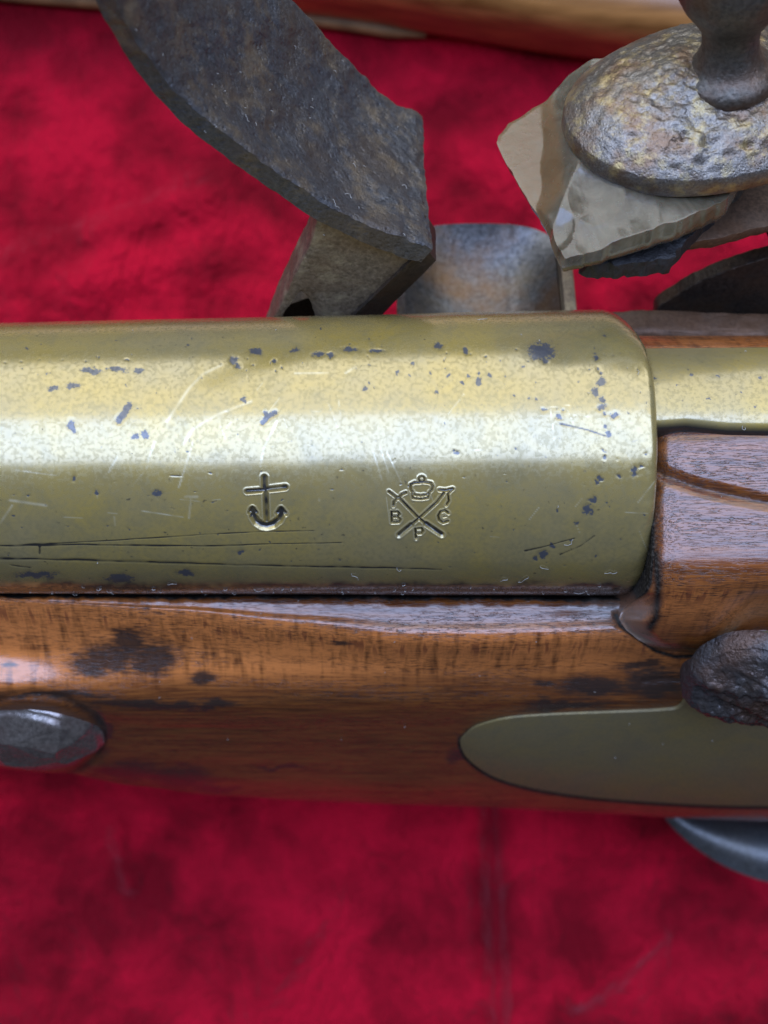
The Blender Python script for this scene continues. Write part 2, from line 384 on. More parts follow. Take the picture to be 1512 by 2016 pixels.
# crown over crossed staves with letters
cir = [(1180+17*math.cos(a), 131+17*math.sin(a)) for a in np.linspace(0, 2*math.pi, 13)]
st(cir, 8)
st([(1128, 214), (1114, 192), (1115, 164), (1138, 152), (1162, 153), (1180, 150), (1205, 150), (1236, 156), (1246, 176), (1240, 196), (1222, 216)], 11)
st([(1122, 222), (1175, 229), (1226, 220)], 9); st([(1122, 222), (1128, 246), (1176, 250), (1216, 244), (1224, 222)], 9)
st([(1044, 242), (1100, 300), (1160, 362), (1215, 405)], 13); st([(1312, 214), (1270, 270), (1220, 315), (1165, 365), (1110, 410)], 13)
st([(1205, 398), (1300, 462)], 27, .2); st([(1118, 404), (1044, 464)], 27, .2)
st([(985, 206), (1040, 248), (1062, 222), (1086, 212)], 12); st([(1012, 292), (1014, 268), (1034, 246)], 12)
st([(1286, 196), (1322, 200), (1364, 190)], 15); st([(1364, 192), (1336, 220), (1342, 262), (1326, 288)], 10)
st([(1000, 326), (1002, 390)], 10); st([(1000, 327), (1036, 325), (1050, 340), (1034, 355), (1002, 357)], 9); st([(1034, 356), (1056, 372), (1044, 389), (1002, 391)], 9)
st([(1340, 335), (1318, 318), (1292, 326), (1278, 352), (1284, 376), (1308, 392), (1336, 382)], 11); st([(1310, 356), (1326, 352)], 6, .12)
st([(1142, 428), (1147, 488)], 10); st([(1142, 428), (1178, 424), (1190, 440), (1176, 456), (1146, 458)], 9)

def Z4(x, y): return (760+x/2.0106, 600+y/2.0106)
SPOTS = [(460, 711, 9, 7), (505, 693, 10, 6), (578, 691, 9, 5), (628, 694, 11, 6), (650, 698, 8, 4), (690, 688, 16, 4), (740, 690, 14, 4),
         (140, 837, 7, 10), (146, 849, 4, 5), (264, 860, 7, 6), (284, 857, 8, 7), (105, 763, 9, 5), (143, 760, 14, 6), (275, 731, 9, 6), (180, 728, 20, 5), (230, 728, 20, 5),
         (721, 767, 8, 6), (480, 786, 3, 5), (470, 721, 6, 4), (538, 711, 5, 4), (1067, 692, 28, 15), (1052, 705, 6, 6), (1075, 708, 7, 5), (237, 1138, 26, 9), (70, 1132, 40, 6), (473, 1087, 5, 4), (310, 973, 8, 6), (188, 970, 5, 4), (145, 940, 4, 6), (365, 1128, 18, 6)]
for a in [(830,210,9),(840,258,8),(855,270,7),(852,305,16),(830,345,18),(858,375,12),(858,405,14),(868,430,10),(865,480,9),(878,512,12),(45,270,8),(100,235,6),(170,265,6),(250,280,7),(320,278,9),(365,270,8),(370,303,13),(415,275,8),(300,310,6),(475,290,6),(535,250,6),(600,378,8),(625,418,9),(685,450,11),(905,440,12),(560,365,6),(980,660,15),(920,683,9),(848,688,11),(835,705,8),(822,770,12),(800,812,18),(755,865,9),(660,955,11),(620,990,15),(590,1005,9),(270,585,10),(200,345,7),(90,282,6),(510,360,6),(700,425,6),(205,160,14),(320,182,10),(862,575,7),(862,600,7),(1010,640,7),(1028,590,7)]:
    x, y = Z4(a[0], a[1]); SPOTS.append((x, y, a[2]/2.0, a[2]/2.1))
for k in range(150):
    x, y = random.uniform(0, 1270), random.choice([random.gauss(700, 25), random.uniform(640, 1120), random.gauss(1000, 80)])
    SPOTS.append((x, y, random.uniform(1.0, 2.6), random.uniform(.9, 2.0)))
LINES_DARK = [([(0,1076),(261,1061),(440,1050),(618,1045)], 1.9), ([(0,1075),(151,1072),(402,1075),(673,1068)], 2.4), ([(-60,1098),(0,1099),(251,1105),(503,1113),(760,1118),(870,1122)], 2.8),
              ([(78,1072),(78,1090)], 3.2), ([Z4(690,470),Z4(800,495),Z4(885,525)], 2.6), ([Z4(550,975),Z4(660,950),Z4(745,925)], 2.2), ([Z4(690,990),Z4(770,955),Z4(825,915)], 2.2), ([(336,936),(356,937)], 2.2), ([(60,1118),(20,1112)], 2)]
LINES_STAIN = [([(234,828),(254,798)], 8), ([(517,832),(528,820),(542,812)], 6), ([(522,813),(530,820)], 5)]
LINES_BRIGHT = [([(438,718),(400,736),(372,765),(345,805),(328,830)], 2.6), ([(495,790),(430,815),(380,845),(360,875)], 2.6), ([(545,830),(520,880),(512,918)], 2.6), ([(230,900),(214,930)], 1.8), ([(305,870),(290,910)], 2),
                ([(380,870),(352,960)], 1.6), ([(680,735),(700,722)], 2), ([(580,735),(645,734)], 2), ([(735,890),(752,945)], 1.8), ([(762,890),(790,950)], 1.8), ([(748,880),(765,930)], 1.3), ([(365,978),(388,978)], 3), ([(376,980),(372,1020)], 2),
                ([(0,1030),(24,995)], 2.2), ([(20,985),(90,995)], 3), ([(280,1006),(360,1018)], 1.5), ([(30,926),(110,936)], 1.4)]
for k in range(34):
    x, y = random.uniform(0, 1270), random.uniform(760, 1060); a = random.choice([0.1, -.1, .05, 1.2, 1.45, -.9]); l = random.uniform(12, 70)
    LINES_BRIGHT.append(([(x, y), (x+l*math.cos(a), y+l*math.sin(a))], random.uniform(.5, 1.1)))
def mark_attrs(V, spots, ldark, lstain, lbright):
    X, Y = to_px(V); stn = np.zeros(X.shape); gr = np.zeros(X.shape); br = np.zeros(X.shape)
    wx = X+9*(fbm(X*.07, Y*.07, 1.5, 3)-.5)*2; wy = Y+9*(fbm(X*.07+50, Y*.07+9, 4.5, 3)-.5)*2
    for (x, y, rx, ry) in spots:
        d = np.hypot((wx-x)/(rx*1.65), (wy-y)/(ry*1.65)); stn = np.maximum(stn, np.clip(1.15-d*1.1, 0, 1))
    for pts, w in lstain: stn = np.maximum(stn, np.clip(1.15-seg_dist(X, Y, pts)/w*.8, 0, 1))
    for pts, w in ldark:
        x0, x1 = pts[0][0], pts[-1][0]; u = np.clip((X-x0)/(x1-x0+1e-6), 0, 1) if abs(x1-x0) > 60 else .3
        ww = w*(1.0-.45*u)*(.45+1.0*vnoise(X*.022, Y*.05, w)); dd = seg_dist(X+0*Y, Y+2.2*(vnoise(X*.03, 3.3, w)-.5), pts)
        gr = np.maximum(gr, np.clip(1.2-dd/ww*.85, 0, 1)*(.5+.5*vnoise(X*.06, Y*.2)))
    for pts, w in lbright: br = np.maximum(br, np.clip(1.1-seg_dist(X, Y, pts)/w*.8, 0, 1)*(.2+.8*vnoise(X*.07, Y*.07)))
    return stn, gr, br
def build_barrel():
    fx = lambda px: (px-756)/FPX*(CAM_D-14.5)
    xs = np.concatenate([np.linspace(-150, -48, 40, endpoint=False), np.arange(-48, fx(472), .14), np.arange(fx(472), fx(578), .055), np.arange(fx(578), fx(755), .14),
                         np.arange(fx(755), fx(902), .055), np.arange(fx(902), BREECH_X-1.1, .14)])
    # rounded breech shoulder
    e = np.linspace(0, 1, 16); xe = BREECH_X-1.1+1.1*np.sin(e*np.pi/2); xs = np.concatenate([xs, xe]); inset = np.concatenate([np.zeros(len(xs)-16), 1.1*(1-np.cos(e*np.pi/2))])
    ph = lambda py: math.asin(max(-1, min(1, (897-py)/272.)))
    th = np.concatenate([np.linspace(-math.pi*1.0, -1.75, 30, endpoint=False), np.arange(-1.75, ph(1072), .0085), np.arange(ph(1072), ph(932), .0037), np.arange(ph(932), 1.75, .0095), np.linspace(1.75, math.pi, 30, endpoint=False)])
    X, T = np.meshgrid(xs, th, indexing='ij'); R = (bar_R(xs)-inset)[:, None]*np.ones_like(T)
    R = R*1.0 + .10*(fbm(X*.12+4, T*2.1+20, 2.5, 2)-.5)
    # worn uneven shoulder
    sh = sstep(BREECH_X-3.0, BREECH_X, X); R -= sh*.35*(fbm(X*.3, T*5, 1.)-.35)
    R -= sstep(.35, 1.35, T)*(T < 2.2)*np.clip((X-(BREECH_X-4.2))/4.2, 0, 1)**2.2*2.6
    V = np.stack([X, bar_axis(X)+R*np.sin(T), R*np.cos(T)], -1)
    PX, PY = to_px(V); front = np.cos(T) > 0
    dR = np.zeros(X.shape); gm = np.zeros(X.shape); rim_b = np.zeros(X.shape)
    box = front & (PX > 470) & (PX < 915) & (PY > 925) & (PY < 1080)
    bx, by = PX[box], PY[box]; g = np.zeros(bx.shape); rim = np.zeros(bx.shape); dark = np.zeros(bx.shape)
    for pts, w, d in STROKES:
        D = seg_dist(bx, by, pts); g = np.maximum(g, d*(1-sstep(w*.25, w*1.15+.8, D)))
        rim = np.maximum(rim, np.exp(-((D-w-2.2)/1.6)**2)); dark = np.maximum(dark, (1-sstep(w*.3, w*.9+.4, D))*.8)
    g *= .65+.6*vnoise(bx*.035, by*.035, 2.)
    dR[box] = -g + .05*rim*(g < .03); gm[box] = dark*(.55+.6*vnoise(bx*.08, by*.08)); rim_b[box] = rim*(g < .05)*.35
    stn, gr, br = mark_attrs(V, SPOTS, LINES_DARK, LINES_STAIN, LINES_BRIGHT)
    stn, gr, br = stn*front, gr*front, br*front
    dR -= .05*np.clip(gr, 0, 1) + .05*np.clip(stn, 0, .6)
    # grime creeping up from the seam with the stock
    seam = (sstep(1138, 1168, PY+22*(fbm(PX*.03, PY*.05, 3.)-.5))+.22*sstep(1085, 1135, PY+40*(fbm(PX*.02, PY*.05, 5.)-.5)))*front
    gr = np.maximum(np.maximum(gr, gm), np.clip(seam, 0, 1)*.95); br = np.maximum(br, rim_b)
    V[..., 1] += dR*np.sin(T); V[..., 2] += dR*np.cos(T)
    nx, nt = X.shape; quads = grid_quads(nx, nt, cv=True)
    v = V.reshape(-1, 3); att = [stn.ravel(), gr.ravel(), br.ravel()]
    # breech face and bored muzzle
    extra = []; tris = []; base = len(v)
    extra.append([BREECH_X-.2, bar_axis(BREECH_X), 0]); c0 = base
    last = (nx-1)*nt; j = np.arange(nt); tris.append(np.stack([last+j, np.full(nt, c0), last+(j+1) % nt], -1))
    bore = np.stack([np.full(nt, -150.), bar_axis(-150)+9*np.sin(th), 9*np.cos(th)], -1); bore2 = bore.copy(); bore2[:, 0] = -60
    b0 = base+1; b1 = b0+nt; jn = (j+1) % nt
    q2 = np.stack([j, jn, b0+jn, b0+j], -1); q3 = np.stack([b0+j, b0+jn, b1+jn, b1+j], -1)
    v = np.vstack([v, extra, bore, bore2]); pad = np.zeros(1+2*nt)
    att = [np.concatenate([a, pad]) for a in att]
    q = np.vstack([quads[:, ::-1], q2, q3])
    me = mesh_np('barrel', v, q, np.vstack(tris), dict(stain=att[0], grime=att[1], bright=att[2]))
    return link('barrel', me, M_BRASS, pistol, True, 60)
barrel = build_barrel()
barrel['label'] = 'round brass barrel stamped with an anchor and a crowned proof mark'

# ---- tang ---------------------------------------------------------
def build_tang():
    n, k = 260, 60
    xs = np.linspace(BREECH_X-.3, 78, n); s = np.linspace(0, 1, k)
    Lm = lambda x: np.interp(x, [26, 30, 34, 60, 78], [5.55, 5.3, 5.75, 6.3, 3.0]); Lf = lambda x: np.interp(x, [26, 60, 78], [-4.2, -4.6, -2.5])
    rows = []
    for x in xs:
        a, b = Lm(x), Lf(x); L = b+(a-b)*s; U = 14.35-.045*(L-.6)**2 + .0*x
        drop = np.interp(x, [26, 45, 60, 78], [0, .1, -1.0, -7]); U = U+drop
        e = np.clip((s-.93)/.07, 0, 1); U = U-1.0*(1-np.sqrt(np.clip(1-e**2, 0, 1)))
        pts = np.array([G(x, l, u) for l, u in zip(L, U)])
        side = [G(x, a+.02, U[-1]-.8), G(x, a-.3, U[-1]-3.0)]; side0 = [G(x, b-.1, U[0]-3.)]
        rows.append(np.vstack([side0, pts, side]))
    V = np.array(rows)
    sp = []
    for a in [(625,1112,14),(838,1356,17),(812,1310,10),(1058,1385,17),(1430,1378,14),(940,1256,9),(945,1540,10),(985,1565,9),(755,1588,9),(1395,1640,13),(1130,1580,7),(1280,1500,8),(640,1560,7),(470,1400,26),(700,1450,10),(790,1450,8),(1420,1140,6),(1080,1280,7)]:
        sp.append((1180+a[0]/4.554, 440+a[1]/4.554, a[2]/4.3, a[2]/4.5))
    stn, gr, br = mark_attrs(V, sp, [], [], [])
    gr[:, -2:] = 1; gr[:, 0] = 1
    gr[:, -5:] = np.array([.15, .5, .9, 1, 1])
    me = mesh_np('tang', V.reshape(-1, 3), grid_quads(n, V.shape[1]), (), dict(stain=stn, grime=gr, bright=br))
    return link('breech_tang', me, M_TANG, pistol, True, 70)
build_tang()

# ---- stock --------------------------------------------------------
SIDE_L = 20.0
PLATE_PX = [(906, 1465), (915, 1449), (940, 1431), (1000, 1415), (1090, 1408), (1200, 1404), (1300, 1400), (1338, 1394), (1354, 1370), (1380, 1332), (1412, 1298), (1452, 1288), (1512, 1284), (1640, 1280),
                               (1760, 1330), (1760, 1500), (1650, 1588), (1512, 1588), (1400, 1586), (1300, 1581), (1200, 1574), (1120, 1565), (1040, 1551), (970, 1529), (922, 1496)]
def zL(py, L): return PL(756, py, L)[2]
def fore_section(px):
    """left side of the fore-stock as (y,z) from barrel seam to belly, then round to the right"""
    seam = np.interp(px, [-400, 0, 500, 1000, 1250], [1163, 1166, 1168, 1172, 1174])
    shelf = np.interp(px, [-400, 0, 300, 600, 800, 1000, 1215, 1300, 1600], [1190, 1192, 1205, 1238, 1262, 1262, 1252, 1262, 1275])
    sil = np.interp(px, [-2000, -400, 0, 100, 350, 700, 1000, 1512, 1800, 2600], [1400, 1490, 1527, 1545, 1571, 1586, 1593, 1614, 1622, 1640])
    zs = np.interp(px, [0, 500, 1250], [-.4, .2, .6])
    pts = [(seam-14, -6.0), (seam-1, -3.6), (seam+9, zs-.45), ((seam+shelf)/2+4, zs+.1), (shelf, zs+.1)]
    e = (shelf+1385)/2; pts += [(e-10, zs-4.6)]
    for py in (1385, 1440, 1500): pts.append((py-max(0, (1571-sil)*.5), zL(py-max(0, (1571-sil)*.5), SIDE_L-(.2 if py == 1385 else 0))))
    pts.append((sil-28, zL(sil-28, SIDE_L-.15))); pts.append((sil-4, zL(sil-4, SIDE_L-1.1)))
    yz = [((1008-py)/FPX*(CAM_D-z), z) for py, z in pts]
    p = G(0, 0, 0); l, u = LU((0, *yz[-1]))
    for L, U in [(16.5, u-3.6), (9, u-6.5), (0, u-7.2), (-9, u-6.5), (-17, u-3.), (-19, u), (-19, -30), (-18, -16), (-13.5, -9), (-11, -9.5)]:
        g = G(0, L, U); yz.append((g[1], g[2]))
    return np.array(yz)
WOOD_STAINS = [(215, 1292, 80, 40), (250, 1268, 62, 40), (170, 1310, 52, 34), (300, 1300, 62, 46), (240, 1250, 40, 20), (395, 1340, 26, 14), (300, 1385, 150, 10), (120, 1372, 120, 8), (430, 1388, 60, 8), (675, 1268, 22, 8),
               (250, 1515, 90, 30), (350, 1528, 110, 26), (420, 1545, 60, 14), (200, 1440, 18, 50), (885, 1492, 26, 20), (905, 1460, 10, 24), (1180, 1352, 90, 26), (1290, 1345, 80, 40), (1120, 1390, 110, 14), (1260, 1310, 60, 12), (1290, 1580, 50, 7), (-40, 1330, 40, 12), (15, 1312, 20, 6), (560, 1510, 70, 6), (1080, 1345, 40, 8)]
def wood_attrs(V, seam=True):
    X, Y = to_px(V); s = np.zeros(X.shape)
    wx = X+34*(fbm(X*.014, Y*.03, 1.5, 4)-.5)*2; wy = Y+20*(fbm(X*.014+50, Y*.03+9, 4.5, 4)-.5)*2
    for x, y, rx, ry in WOOD_STAINS: s = np.maximum(s, np.clip(1.1-np.hypot((wx-x)/(rx*1.25), (wy-y)/(ry*1.25)), 0, 1))
    return X, Y, np.clip(s*1.15, 0, 1)
def build_stock():
    kx = np.array([-2600, -1500, -400, 0, 150, 350, 600, 800, 1000, 1215, 1300, 1512, 1800, 2200])
    secs = np.array([curve(fore_section(p), 300) for p in kx])
    pxs = np.concatenate([np.linspace(-2400, -60, 60, endpoint=False), np.arange(-60, 1600, 3.2), np.linspace(1600, 2200, 50)])
    # smooth interpolation along the gun
    idx = np.interp(pxs, kx, np.arange(len(kx))); i = np.clip(np.floor(idx).astype(int), 0, len(kx)-2); f = (idx-i)[:, None, None]; f = f*f*(3-2*f)*.5+f*.5
    S = secs[i]*(1-f)+secs[i+1]*f
    xw = (pxs-756)/18.0
    V = np.concatenate([np.broadcast_to(xw[:, None, None], S.shape[:2]+(1,)), S], -1).copy()
    # grip bends down beyond the picture
    t = np.clip((xw-55)/30, 0, 1)[:, None]; V[..., 1] -= SN*t*t*12; V[..., 2] -= CS*t*t*12
    X, Y, stn = wood_attrs(V); nvis = np.zeros(V.shape[:2], bool); nvis[:, :165] = True
    # surface undulation, dents and the raised grain
    und = (fbm(V[..., 0]*.10, V[..., 1]*.25, V[..., 2]*.25, 2)-.5)*.35
    und *= np.where(Y > 1370, .3, 1.); V[..., 2] += und*nvis; V[..., 1] -= und*.4*nvis
    dent = np.exp(-(seg_dist(X, Y, [(305, 1434), (400, 1433), (495, 1436)])/3.0)**2)*.12
    dent += np.exp(-(seg_dist(X, Y, [(1265, 1341), (1340, 1336)])/4)**2)*.3
    V[..., 2] -= dent*nvis
    seamy = np.interp(X, [-400, 0, 500, 1000, 1250], [1163, 1166, 1168, 1172, 1174])
    lipn = (fbm(X*.035, 2.2, 6., 4)-.5)*np.exp(-((Y-seamy-8)/14)**2)*nvis; V[..., 1] += lipn*.5; V[..., 2] += lipn*.25
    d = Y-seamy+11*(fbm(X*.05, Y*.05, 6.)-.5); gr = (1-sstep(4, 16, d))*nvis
    # recess round the left screw
    ds = np.hypot((X-62)/137, (Y-1452)/86); gr = np.maximum(gr, (np.exp(-((ds-1)/.10)**2))*.55*(Y > 1370)*(.5+fbm(X*.03, Y*.03, 1.))*nvis)
    V[..., 2] -= .7*np.exp(-((ds-1)/.10)**2)*nvis
    # crack where the wrist swells out
    crack = seg_dist(X, Y, [(1214, 1212), (1222, 1232), (1250, 1252), (1292, 1282), (1330, 1294), (1392, 1292), (1440, 1262)])
    gr = np.maximum(gr, np.exp(-(crack/5)**2)*.9*nvis); V[..., 2] -= np.exp(-(crack/6)**2)*.5*nvis
    shelfy = np.interp(X, [-400, 0, 300, 600, 800, 1000, 1215, 1300, 1600], [1190, 1192, 1205, 1238, 1262, 1262, 1252, 1262, 1275])
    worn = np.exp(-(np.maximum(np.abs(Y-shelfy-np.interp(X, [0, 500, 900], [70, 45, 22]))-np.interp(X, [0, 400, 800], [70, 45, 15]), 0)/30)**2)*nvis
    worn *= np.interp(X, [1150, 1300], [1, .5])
    tick = np.exp(-((Y-shelfy-16)/16)**2)*nvis
    po = curve(PLATE_PX, 200, closed=True); dp = seg_dist(X, Y, [tuple(p) for p in po]); gr = np.maximum(gr, np.exp(-(dp/6.5)**2)*.95*nvis)
    pale = np.exp(-(np.hypot((X-1200)/60, (Y-1200)/40))**2)*.6*nvis
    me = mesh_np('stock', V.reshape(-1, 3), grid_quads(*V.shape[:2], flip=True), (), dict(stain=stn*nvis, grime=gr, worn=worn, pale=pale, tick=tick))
    return link('stock', me, M_WOOD, pistol, True, 65)
stock = build_stock()

def build_wrist():
    """swelling of the stock behind the breech, up to the tang"""
    top = [(790, 11.5), (838, 12.2), (855, 13.2), (900, 13.65), (1000, 14.25), (1085, 14.5), (1132, 14.2), (1162, 13.0), (1196, 10.2), (1266, 2.8), (1284, -.6), (1288, -5.5)]
    yz = curve([((1008-py)/FPX*(CAM_D-z), z) for py, z in top], 260)
    n, k = 520, 260
    xfr_px = lambda py: np.interp(py, [790, 1090, 1150, 1195, 1225, 1245, 1262, 1280, 1290], [1291, 1289, 1284, 1262, 1236, 1243, 1262, 1292, 1330])
    py = 1008-yz[:, 0]*FPX/(CAM_D-yz[:, 1])
    xf = (xfr_px(py)-756)/FPX*(CAM_D-yz[:, 1])
    s = np.concatenate([np.linspace(0, .12, 80, endpoint=False), np.linspace(.12, .30, n-140, endpoint=False), np.linspace(.30, 1, 60)])
    X = xf[None]+(90-xf[None])*s[:, None]
    V = np.stack([X, np.broadcast_to(yz[:, 0], X.shape), np.broadcast_to(yz[:, 1], X.shape)], -1).copy()
    dx = X-xf[None]
    PX, PY = to_px(V)
    # rounded front, lower lip flaring forward as a thin ledge
    lip = sstep(1165, 1215, PY)*(1-sstep(1262, 1282, PY))
    fil = np.exp(-dx/1.1)*1.6*(1-lip)+lip*(1-sstep(0, 2.6, dx))*(V[..., 2]-1.7)*.97
    V[..., 2] -= fil
    und = (fbm(V[..., 0]*.13+9, V[..., 1]*.3, 2., 2)-.5)*.3; V[..., 2] += und
    # lower edge rises towards the right screw
    lift = sstep(1380, 1500, PX)*sstep(1120, 1284, PY); V[..., 1] += lift*2.1
    PX, PY = to_px(V)
    groove = seg_dist(PX, PY, [(1285, 915), (1310, 935), (1370, 957), (1440, 975), (1512, 990), (1620, 1010)])
    V[..., 2] -= .7*np.exp(-(groove/11)**2)*(1.1-.4*sstep(1400, 1520, PX))
    gr = np.exp(-(groove/7)**2)*.55
    gr = np.maximum(gr, np.exp(-dx/.5)*(1-lip)*1.0); gr = np.maximum(gr, (1-sstep(846, 856, PY)))
    gr = np.maximum(gr, np.exp(-(seg_dist(PX, PY, [(1290, 1090), (1296, 1150), (1292, 1215), (1280, 1235)])/14)**2)*.75)
    gr = np.maximum(gr, sstep(1280, 1292, PY)*.7)
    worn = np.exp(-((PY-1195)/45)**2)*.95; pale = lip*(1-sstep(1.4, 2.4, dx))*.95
    stn = np.clip(np.exp(-np.hypot((PX-1330)/80, (PY-1275)/14)**2), 0, 1)*.7
    # bring the section round the far (right) side of the tang
    me = mesh_np('w', V.reshape(-1, 3), grid_quads(*V.shape[:2], flip=True), (), dict(stain=stn, grime=gr, worn=worn, pale=pale))
    # front cap
    a = len(V[0]); cap = V[0].copy(); cap[:, 0] += .3; cap[:, 2] -= 6; cap[:, 1] += np.where(cap[:, 1] < 0, 3, 0)
    vv = np.vstack([V.reshape(-1, 3), cap]); N = V.shape[0]*V.shape[1]; j = np.arange(a-1)
    q = np.vstack([grid_quads(*V.shape[:2], flip=True), np.stack([j, j+1, N+j+1, N+j], -1)])
    pad = lambda A, c: np.concatenate([A.ravel(), np.full(a, c)])
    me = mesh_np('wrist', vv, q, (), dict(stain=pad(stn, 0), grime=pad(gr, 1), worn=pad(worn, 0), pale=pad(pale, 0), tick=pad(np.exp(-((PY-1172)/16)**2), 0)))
    link('stock_wrist', me, M_WOOD, pistol, True, 60)
    # far cheek of the wood beyond the tang
    far = curve([G(0, -3.6, 12.0)[1:], G(0, -4.6, 12.6)[1:], G(0, -6.2, 11.6)[1:], G(0, -8.6, 9.6)[1:], G(0, -11, 7.0)[1:], G(0, -14, 2)[1:], G(0, -16, -8)[1:]], 60)
    xs = np.linspace(24.2, 85, 120); W = np.zeros((120, 60, 3)); W[..., 0] = xs[:, None]; W[..., 1:] = far[None]
    W[..., 2] += (fbm(W[..., 0]*.15, W[..., 1]*.3, 7., 3)-.5)*.4
    z = np.zeros(W.shape[:2])
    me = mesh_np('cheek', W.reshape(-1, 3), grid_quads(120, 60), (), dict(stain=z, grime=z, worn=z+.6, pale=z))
    link('stock_cheek', me, M_WOOD, pistol, True, 60)
build_wrist()

# ---- side plate ---------------------------------------------------
def outline_solid_L(name, px_pts, L, thick, mat, n=120, bevel=.25, **kw):
    c = curve(px_pts, n, closed=True)
    top = [PL(x, y, L) for x, y in c]; nrm = np.array([0, -CS, SN]); bot = [p-nrm*thick for p in top]
    return poly_solid(name, top, bot, mat, pistol, bevel=bevel, segs=2, **kw)
outline_solid_L('side_plate', PLATE_PX, SIDE_L+.3, 2.6, M_PLATE)


# ---- hammered screw heads -----------------------------------------
def hammered(name, cpx, L, rx, ru, h, mat, nplanes, rough, seed, rim=.5, squash=2.2):
    r = np.random.default_rng(seed); c = PL(*cpx, L); X0 = c[0]; l0, u0 = LU(c)
    nr, nt = 60, 150; rr = np.linspace(0, 1, nr)[:, None]; th = np.linspace(0, 2*np.pi, nt, endpoint=False)[None]
    wob = 1+.05*(fbm(np.cos(th)*1.5+seed, np.sin(th)*1.5, 3.)-.5)*2
    a, b = rr*np.cos(th)*wob, rr*np.sin(th)*wob
    H = np.full(a.shape, 9.); H2 = np.full(a.shape, 9.)
    for k in range(nplanes):                       # facets: tangent planes of a dome
        ang, rad = r.uniform(0, 2*np.pi), .93*math.sqrt(r.uniform(0, 1)); p, q = rad*math.cos(ang), rad*math.sin(ang)
        z0 = 1-(p*p+q*q)**(squash/2.0)*.78+r.uniform(-.06, .06); g = squash*(rad**(squash-1))*.78/max(rad, 1e-3)
        pl = z0-g*p*(a-p)-g*q*(b-q); H2 = np.minimum(H2, np.maximum(H, pl)); H = np.minimum(H, pl)
    H = H-.55*np.clip(H2-H, 0, .14)
    H = np.maximum(H, 0)*h*(1-sstep(.90, 1.0, rr)*rim)
    H = H+(fbm(a*rx*.8+seed, b*ru*.8, 1.)-.5)*rough*2*(1-rr**6)
    nrm = np.array([0, -CS, SN])
    V = np.zeros(a.shape+(3,)); V[..., 0] = X0+a*rx
    V[..., 1] = AX_Y-CS*(l0+H)+SN*(u0+b*ru); V[..., 2] = SN*(l0+H)+CS*(u0+b*ru)
    skirt = V[-1].copy()-nrm*2.0; V = np.concatenate([V, skirt[None]])
    me = mesh_np(name, V.reshape(-1, 3), grid_quads(nr+1, nt, cv=True, flip=False))
    bm = bmesh.new(); bm.from_mesh(me); bmesh.ops.remove_doubles(bm, verts=bm.verts, dist=1e-7); bmesh.ops.recalc_face_normals(bm, faces=bm.faces); bm.to_mesh(me); bm.free()
    return link(name, me, mat, pistol, True, 60)
o = hammered('lock_screw', (66, 1444), SIDE_L-.3, 8.4, 8.2, 3.7, M_NAIL, 34, .02, 5, squash=2.2); o['label'] = 'domed screw head with hammered facets sunk in the wood'
o = hammered('lock_screw', (1500, 1320), SIDE_L+.1, 8.9, 8.6, 5.4, M_LUMP, 18, .8, 11, rim=.3, squash=2.6); o['label'] = 'lumpy corroded dark screw head on the brass plate'

# ---- lock plate and pan -------------------------------------------
def ext_L(name, px_pts, Lpix, L0, L1, mat, parent=pistol, **kw):
    """outline measured on plane Lpix, extruded between L0 (near the barrel) and L1"""
    base = [PL(x, y, Lpix) for x, y in px_pts]; lu = [(p[0], LU(p)[1]) for p in base]
    return poly_solid(name, [G(x, L0, u) for x, u in lu], [G(x, L1, u) for x, u in lu], mat, parent, **kw)
lp = [(-48, -16), (-40, -9), (-20, -6), (22.5, -6), (23.5, -1.5), (25, 1.4), (30, 2.0), (45, 1.2), (70, -2), (78, -10), (70, -22), (30, -27), (-20, -24), (-42, -20)]
poly_solid('lock_plate', [G(x, -15.5, u) for x, u in lp], [G(x, -19.5, u) for x, u in lp], M_LOCK, pistol, bevel=1.1, segs=3, jitter=.15, cuts=3)
def build_pan():
    x0, x1 = P(800, 600, -5)[0], P(1112, 600, -9)[0]; xm, hw = (x0+x1)/2, (x1-x0)/2
    nu, nv = 70, 70; u = np.linspace(-1, 1, nu)[:, None]; v = np.linspace(0, 1, nv)[None]
    L = -14-22.4*v*np.sqrt(np.clip(1-.20*np.abs(u)**3.5, 0, 1))
    dep = 5.0*(1-np.abs(u)**2.4)*(1-v**5)
    U = -1.5-dep-.6*v+.08*np.exp(-((u-.42)/.05)**2)
    V = np.zeros((nu, nv, 3)); X = xm+hw*u+0*v
    V[..., 0] = X; V[..., 1] = AX_Y-CS*L+SN*U; V[..., 2] = SN*L+CS*U
    me = mesh_np('p', V.reshape(-1, 3), grid_quads(nu, nv)); bm = bmesh.new(); bm.from_mesh(me)
    ext = bmesh.ops.solidify(bm, geom=bm.faces[:], thickness=1.3*MM)
    bmesh.ops.recalc_face_normals(bm, faces=bm.faces); bm.to_mesh(me); bm.free(); me.name = 'pan'
    o = link('priming_pan', me, M_PAN, pistol, True, 50)
    f = [(x1+.2, 0.2), (x1+1.7, .2), (x1+1.7, -9), (x1+.2, -9)]
    poly_solid('pan_fence', [G(x, -13.5, u) for x, u in f], [G(x, -33, u) for x, u in f], M_FOOT, pistol, bevel=.4, segs=2)
build_pan()

